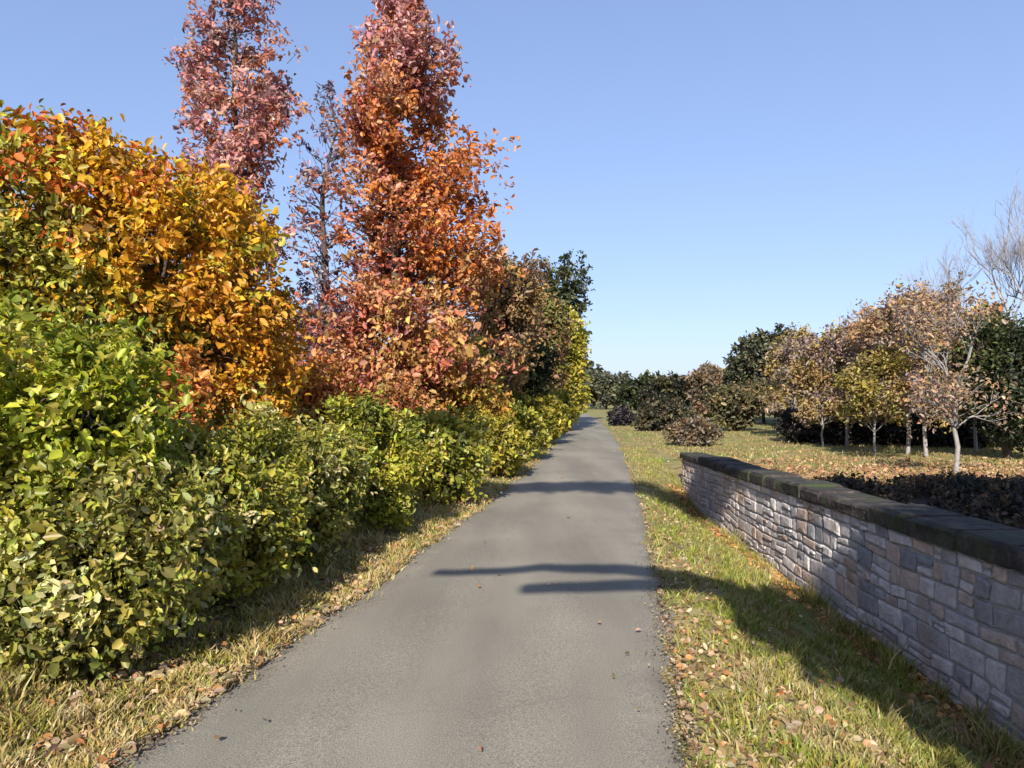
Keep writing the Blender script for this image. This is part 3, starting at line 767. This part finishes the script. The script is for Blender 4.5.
SE = "shrubs where the path disappears"
A_dull = [(3, (0.11, 0.085, 0.055)), (4, (0.20, 0.145, 0.09)), (2, (0.28, 0.19, 0.10))]
GF = [(3, (0.09, 0.09, 0.04)), (4, (0.17, 0.155, 0.06)), (2, (0.26, 0.22, 0.08))]
PL2 = [(3, (0.03, 0.022, 0.03)), (3, (0.06, 0.045, 0.055)), (1, (0.1, 0.08, 0.07))]
shrub("dark purplish shrub on the right of the path's end", at(622, 43), 43, 0.85, 0.9, 1.05, PL2, 600, 91, size=0.14, twig=0.2, group=SE)
shrub("dark olive scrub shrub past the far end of the wall", at(664, 36), 36, 1.5, 1.2, 1.7, [(3, (0.035, 0.034, 0.02)), (4, (0.08, 0.07, 0.04)), (2, (0.15, 0.12, 0.06))], 900, 92, size=0.14, twig=0.2, group=SE)
shrub("brown scrub shrub at the wall's far end", at(692, 25), 25, 0.9, 0.9, 0.9, A_dull, 500, 93, size=0.12, twig=0.2, group=SE)
GF = [(3, (0.07, 0.075, 0.05)), (4, (0.13, 0.13, 0.075)), (2, (0.2, 0.18, 0.09))]
FT = "distant trees beyond the path's end"
flabs = ["distant grey-green tree just right of the path's vanishing end", "distant dark tree over the blackish shrubby tree", "distant low olive tree left of the rusty brown tree",
         "distant brown tree behind the rusty brown tree", "distant dark green tree behind the olive shrubs of the left side", "distant tree between the rusty tree and the dark dome tree"]
for i, (u, Y, h, rx, pal) in enumerate([(606, 105, 5.2, 4, GF), (650, 95, 4.6, 4.5, G_dark), (680, 110, 5.0, 4, GF), (712, 100, 6.2, 4, A_brown), (578, 120, 6.5, 5, G_dark), (735, 90, 6.0, 4, A_mauve)]):
    round_tree(flabs[i], at(u, Y), Y, h, rx, pal, 700, 300 + i, 0.5, group=FT, zlow=0.0, twig=0.6, trunk_r=0.2)

def far_woods():
    r = np.random.default_rng(99); n = 26000
    a = r.uniform(-1.1, 1.1, n); d = 190 + r.uniform(0, 60, n)
    x = np.sin(a) * d + 20; y = np.cos(a) * d
    top = 6.5 + 2.2 * np.sin(x * 0.11) + 1.6 * np.sin(x * 0.31 + 1) + 1.2 * np.sin(x * 0.9 + y * 0.2)
    z = r.uniform(0, 1, n) ** 0.6 * top
    C = np.stack([x, y, z], -1)
    c = jitter(pick([(3, (0.07, 0.075, 0.045)), (2, (0.12, 0.11, 0.06)), (1, (0.18, 0.12, 0.07))], n, r), r)
    V, F, cc = leaf_arrays(C, r.normal(size=(n, 3)), r.uniform(1.2, 2.6, n), c, r, aspect=0.8)
    o = mesh_obj("distant_woods", V, F, M_leaf, colors=cc)
    tag(o, "far-off belt of woodland along the horizon", "woodland", kind="stuff")
far_woods()

# ------------------------------------------------------------------ grass and fallen leaves
def blades(name, label, X, Y, h, pal, seed, wid=0.006, lift=0.0, clumpw=0.5):
    r = np.random.default_rng(seed); n = len(X)
    Z = gz(X, Y) + lift
    B = np.stack([X, Y, Z - 0.01], -1)
    a = r.uniform(0, 6.28, n); lean = r.normal(size=(n, 2)) * 0.45
    S = np.stack([np.cos(a), np.sin(a), np.zeros(n)], -1) * (wid * r.uniform(0.7, 1.4, n))[:, None]
    g1 = Waves(seed + 8, 0.45)(np.stack([X, Y, 0 * X], -1)); hh = h * r.uniform(0.5, 1.3, n) * np.clip(1 + 0.75 * g1, 0.25, 2.2)
    M = B + np.stack([lean[:, 0] * hh * 0.4, lean[:, 1] * hh * 0.4, hh * 0.6], -1)
    T = B + np.stack([lean[:, 0] * hh * 1.1, lean[:, 1] * hh * 1.1, hh], -1)
    V = np.stack([B - S, B + S, M + S * 0.7, M - S * 0.7, T], 1).reshape(-1, 3)
    b = np.arange(n)[:, None] * 5
    F = np.stack([b, b + 1, b + 2, b, b + 2, b + 3, b + 3, b + 2, b + 4], 1).reshape(-1, 3)
    cw = Waves(seed + 3, clumpw); cw2 = Waves(seed + 4, 2.2)
    P = np.stack([X, Y, 0 * X], -1)
    o = np.clip((cw(P) * 0.55 + cw2(P) * 0.6) * 0.5 + 0.5 + r.normal(size=n) * 0.2, 0, 0.999)
    wt = np.cumsum([p[0] for p in pal]); wt = wt / wt[-1]
    c = np.array([p[1] for p in pal])[np.clip(np.searchsorted(wt, o), 0, len(pal) - 1)]
    c = jitter(c, r, 0.2)
    ob = mesh_obj(name, V, F, M_grass, colors=np.repeat(c, 3, axis=0))
    return tag(ob, label, "grass", kind="stuff")

P_verge = [(3, (0.35, 0.28, 0.125)), (3, (0.31, 0.27, 0.07)), (4, (0.21, 0.22, 0.04)), (2, (0.26, 0.28, 0.045))]
def sample_y(r, n, y0, y1):
    # denser near the viewer
    t = r.uniform(0, 1, n); return 1 / (1 / y0 + (1 / y1 - 1 / y0) * t)
r = np.random.default_rng(400)
n = 60000
Y = sample_y(r, n, 2.4, 24); t = r.uniform(0, 1, n)
X = xr(Y) - 0.05 - (r.uniform(size=n) < 0.05) * np.abs(r.normal(size=n)) * 0.07 + t * (np.maximum(xwall(Y), xr(Y) + 0.8) - xr(Y) + 0.0)
keep = ~((t < 0.22) & (r.uniform(size=n) < 0.55))
hv = np.where(t > 0.9, 0.12, 0.055)
blades("grass", "short patchy green and straw grass on the bank between path and wall", X[keep], Y[keep], hv[keep], P_verge, 401)
n = 34000
Y = sample_y(r, n, 2.6, 26); t = r.uniform(0, 1, n) ** 1.2
X = xl(Y) + 0.05 + (r.uniform(size=n) < 0.08) * np.abs(r.normal(size=n)) * 0.08 - t * 1.15
blades("grass", "straw-coloured verge grass between the hedge and the path", X, Y, np.where(t > 0.7, 0.12, 0.06), [(4, (0.46, 0.35, 0.16)), (3, (0.38, 0.30, 0.08)), (3, (0.24, 0.23, 0.04)), (1, (0.43, 0.28, 0.15))], 402)
n = 42000
Y = sample_y(r, n, 13.3, 45); X = np.where(r.uniform(size=n) < 0.85, xwall(Y) + 0.5 + r.uniform(0, 1, n) * Y * 0.7, xr(Y) + r.uniform(0, 6, n))
keep = (X > np.maximum(xwall(Y) + 0.5, xr(Y))) | ((Y > 22) & (X > xr(Y)))
blades("grass", "tan and yellow-green field grass under the young trees", X[keep], Y[keep], np.full(keep.sum(), 0.055), [(3, (0.30, 0.20, 0.10)), (3, (0.30, 0.23, 0.09)), (3, (0.27, 0.25, 0.08))], 403, wid=0.016, clumpw=2.0)

def litter(name, label, X, Y, size, pal, seed):
    r = np.random.default_rng(seed); n = len(X)
    Z = gz(X, Y)
    on = (X > xl(Y)) & (X < xr(Y)); Z = np.where(on, 0.012, Z)
    C = np.stack([X, Y, Z + r.uniform(0.006, 0.03, n)], -1)
    D = r.normal(size=(n, 3)); D[:, 2] *= 0.25
    c = jitter(pick(pal, n, r), r, 0.25)
    V, F, cc = leaf_arrays(C, D, size * r.uniform(0.6, 1.3, n), c, r, aspect=0.65, fold=0.1)
    o = mesh_obj(name, V, F, M_dead, colors=cc)
    return tag(o, label, "fallen leaves", kind="stuff")
P_dead = [(4, (0.30, 0.20, 0.10)), (3, (0.36, 0.26, 0.14)), (2, (0.34, 0.16, 0.06)), (2, (0.20, 0.13, 0.07)), (1, (0.42, 0.32, 0.20))]
n = 4300; Y = sample_y(r, n, 2.4, 24); t = np.abs(r.normal(size=n)) * 0.35
litter("fallen_leaves", "dry brown leaves strewn over the bank beside the path", xr(Y) - 0.04 + t * 2.0, Y, 0.045, P_dead, 411)
n = 4200; Y = sample_y(r, n, 2.6, 24); t = r.uniform(0, 1, n)
litter("fallen_leaves", "tan fallen leaves along the foot of the hedge", xl(Y) + 0.06 - t * 1.1, Y, 0.06, P_dead, 412)
n = 2600; Y = r.uniform(3, 15.9, n)
litter("fallen_leaves", "rusty fallen leaves drifted against the stone wall", xwall(Y) - 0.05 - np.abs(r.normal(size=n)) * 0.13, Y, 0.07, [(4, (0.42, 0.19, 0.07)), (3, (0.5, 0.3, 0.12)), (2, (0.25, 0.12, 0.06))], 413)
n = 9000; Y = 13.35 + np.abs(r.normal(size=n)) * 2.4; X = r.uniform(4.2, 14.5, n)
litter("fallen_leaves", "orange fallen leaves along the near edge of the field", X, Y, 0.1, [(4, (0.36, 0.18, 0.085)), (3, (0.36, 0.23, 0.12)), (2, (0.22, 0.12, 0.07))], 414)
n = 40; Y = sample_y(r, n, 3, 30); t = r.beta(0.45, 0.45, n)
litter("fallen_leaves", "few scattered leaves lying on the asphalt path", xl(Y) + t * (xr(Y) - xl(Y)), Y, 0.042, P_dead, 415)

n = 9000; Y = sample_y(r, n, 2.4, 16); q = np.abs(r.normal(size=n)) * 0.07; sd_ = r.uniform(size=n) < 0.5
litter("path_edge_debris", "dirt crumbs and leaf bits along both edges of the asphalt", np.where(sd_, xl(Y) - 0.03 + q, xr(Y) + 0.03 - q), Y, 0.016, [(3, (0.12, 0.09, 0.06)), (3, (0.22, 0.17, 0.10)), (1, (0.30, 0.24, 0.16))], 416)

# ------------------------------------------------------------------ unseen tree at the viewer's back, boughs shaped to shade path, wall and bed
SUN_EL, SUN_AZ = R(32), R(10.5)       # azimuth counted from straight behind, to the left
def shade_tree():
    r = np.random.default_rng(500)
    bx, by = 2.3, -6.0
    z0 = float(gz(np.array([bx]), np.array([by]))[0])
    e = tag(empty("shade_tree", (bx, by, z0)), "large unseen tree by the wall behind the viewer, boughs shaped to shade path, wall and bed", "tree")
    H = 12.6; wood = Wood()
    T = wood.limb((0, 0, -0.1), (0.3, 0.2, H), 0.24, 0.07, r, 0.01, 14, 10)
    fwd = np.array([math.sin(SUN_AZ), math.cos(SUN_AZ)]) / math.tan(SUN_EL)
    Q = []
    def hit(X, Y, h):          # bough point at height h whose shade reaches (X, Y)
        return np.array([X - fwd[0] * h - bx, Y - fwd[1] * h - by, h - z0])
    def bough(z, pts, r0, leafy, per_m, spread):
        pts = [np.array([np.interp(z, T[:, 2], T[:, 0]), np.interp(z, T[:, 2], T[:, 1]), z])] + pts
        for a, b in zip(pts[:-1], pts[1:]):
            P = wood.limb(a, b, r0, r0 * 0.75, r, 0.03, 6, 6); r0 *= 0.75
            n = int(np.linalg.norm(b - a) * per_m)
            if leafy and n:
                f = r.uniform(0, 1, n); q = np.stack([np.interp(f, np.linspace(0, 1, 6), P[:, j]) for j in range(3)], -1)
                Q.append(q + r.normal(size=q.shape) * spread)
    # upper bough: the far band
    bough(11.2, [hit(4.2, 13.2, 11.8), hit(2.4, 13.3, 12.0), hit(0.6, 13.3, 12.0), hit(-1.2, 13.2, 12.1)], 0.27, True, 260, np.array([0.25, 0.17, 0.1]))
    # two thin lower boughs: the near bands
    bough(5.2, [hit(2.4, 6.5, 5.7), hit(1.0, 6.95, 5.8), hit(0.3, 7.0, 5.8), hit(-0.7, 6.8, 5.9)], 0.2, False, 16, np.array([0.2, 0.06, 0.06]))
    bough(4.9, [hit(2.6, 6.2, 5.3), hit(1.3, 6.35, 5.4), hit(0.1, 6.2, 5.5)], 0.21, False, 14, np.array([0.2, 0.06, 0.06]))
    # leafy masses: shade on the bank, the near wall and the bed
    for (X, Y, h, n, s) in [(3.2, 5.6, 5.6, 1500, (0.5, 0.62, 0.35)), (2.3, 5.85, 5.5, 420, (0.32, 0.36, 0.25)), (3.5, 4.4, 5.2, 1300, (0.5, 0.6, 0.4)), (3.3, 13.3, 11.9, 900, (0.5, 0.5, 0.3)),
                            (5.2, 7.0, 6.4, 700, (0.8, 1.0, 0.6)), (6.2, 9.0, 7.6, 800, (0.9, 1.0, 0.6)), (6.6, 11.2, 9.0, 800, (1.0, 0.9, 0.6)), (8.6, 11.0, 9.5, 700, (1.0, 0.9, 0.6)), (8.4, 8.6, 7.5, 600, (1.0, 1.0, 0.6))]:
        c = hit(X, Y, h)
        z = max(min(c[2] - 0.8, H - 1), 3.6)
        wood.limb((np.interp(z, T[:, 2], T[:, 0]), np.interp(z, T[:, 2], T[:, 1]), z), c, 0.06, 0.02, r, 0.05, 6, 5)
        Q.append(c + np.clip(r.normal(size=(n, 3)), -1.5, 1.5) * np.array(s))
    Q = np.concatenate(Q); D = r.normal(size=Q.shape); D /= np.linalg.norm(D, axis=1, keepdims=True)
    c = jitter(pick(A_brown + [(4, (0.12, 0.13, 0.03))], len(Q), r), r)
    V, F, cc = spray_leaves(r, Q, D, 8, 0.22, 0.14, c)
    wood.build("trunk", M_bark, e); mesh_obj("crown", V, F, M_leaf, e, colors=cc)
shade_tree()

# ------------------------------------------------------------------ light, sky, camera
w = bpy.data.worlds.new("World"); scene.world = w; w.use_nodes = True
nt = w.node_tree; bg = nt.nodes["Background"]
sky = nt.nodes.new("ShaderNodeTexSky"); sky.sky_type = "NISHITA"; sky.sun_disc = False
sky.sun_elevation = SUN_EL; sky.sun_rotation = math.pi + SUN_AZ
sky.altitude = 0; sky.air_density = 1.0; sky.dust_density = 0.8; sky.ozone_density = 3.0
gm = nt.nodes.new("ShaderNodeGamma"); gm.inputs[1].default_value = 0.56
tn = nt.nodes.new("ShaderNodeMix"); tn.data_type = "RGBA"; tn.blend_type = "MULTIPLY"; tn.inputs[0].default_value = 1.0
tn.inputs[7].default_value = (0.98, 1.08, 1.40, 1)
nt.links.new(sky.outputs[0], gm.inputs[0]); nt.links.new(gm.outputs[0], tn.inputs[6]); nt.links.new(tn.outputs[2], bg.inputs[0])
bg.inputs[1].default_value = 0.15

sd = Vector((-math.sin(SUN_AZ) * math.cos(SUN_EL), -math.cos(SUN_AZ) * math.cos(SUN_EL), math.sin(SUN_EL)))
ld = bpy.data.lights.new("sun", "SUN"); ld.energy = 4.6; ld.angle = R(0.53); ld.color = (1.0, 0.945, 0.86)
lo = bpy.data.objects.new("sun", ld); lo.rotation_euler = sd.to_track_quat("Z", "Y").to_euler(); lo.location = (-10, -20, 20); col.objects.link(lo)

cd = bpy.data.cameras.new("camera"); cd.sensor_width = 36; cd.lens = 36 * FPX / 1024; cd.clip_end = 3000; cd.clip_start = 0.05
co = bpy.data.objects.new("camera", cd); co.location = (0, 0, EYE)
co.rotation_euler = (R(90) + math.atan((HOR - 384) / FPX), 0, 0); col.objects.link(co); scene.camera = co

vs = scene.view_settings
vs.view_transform = "Standard"; vs.look = "None"; vs.exposure = 0.9; vs.gamma = 1.0
scene.cycles.max_bounces = 6
scene.cycles.transparent_max_bounces = 4
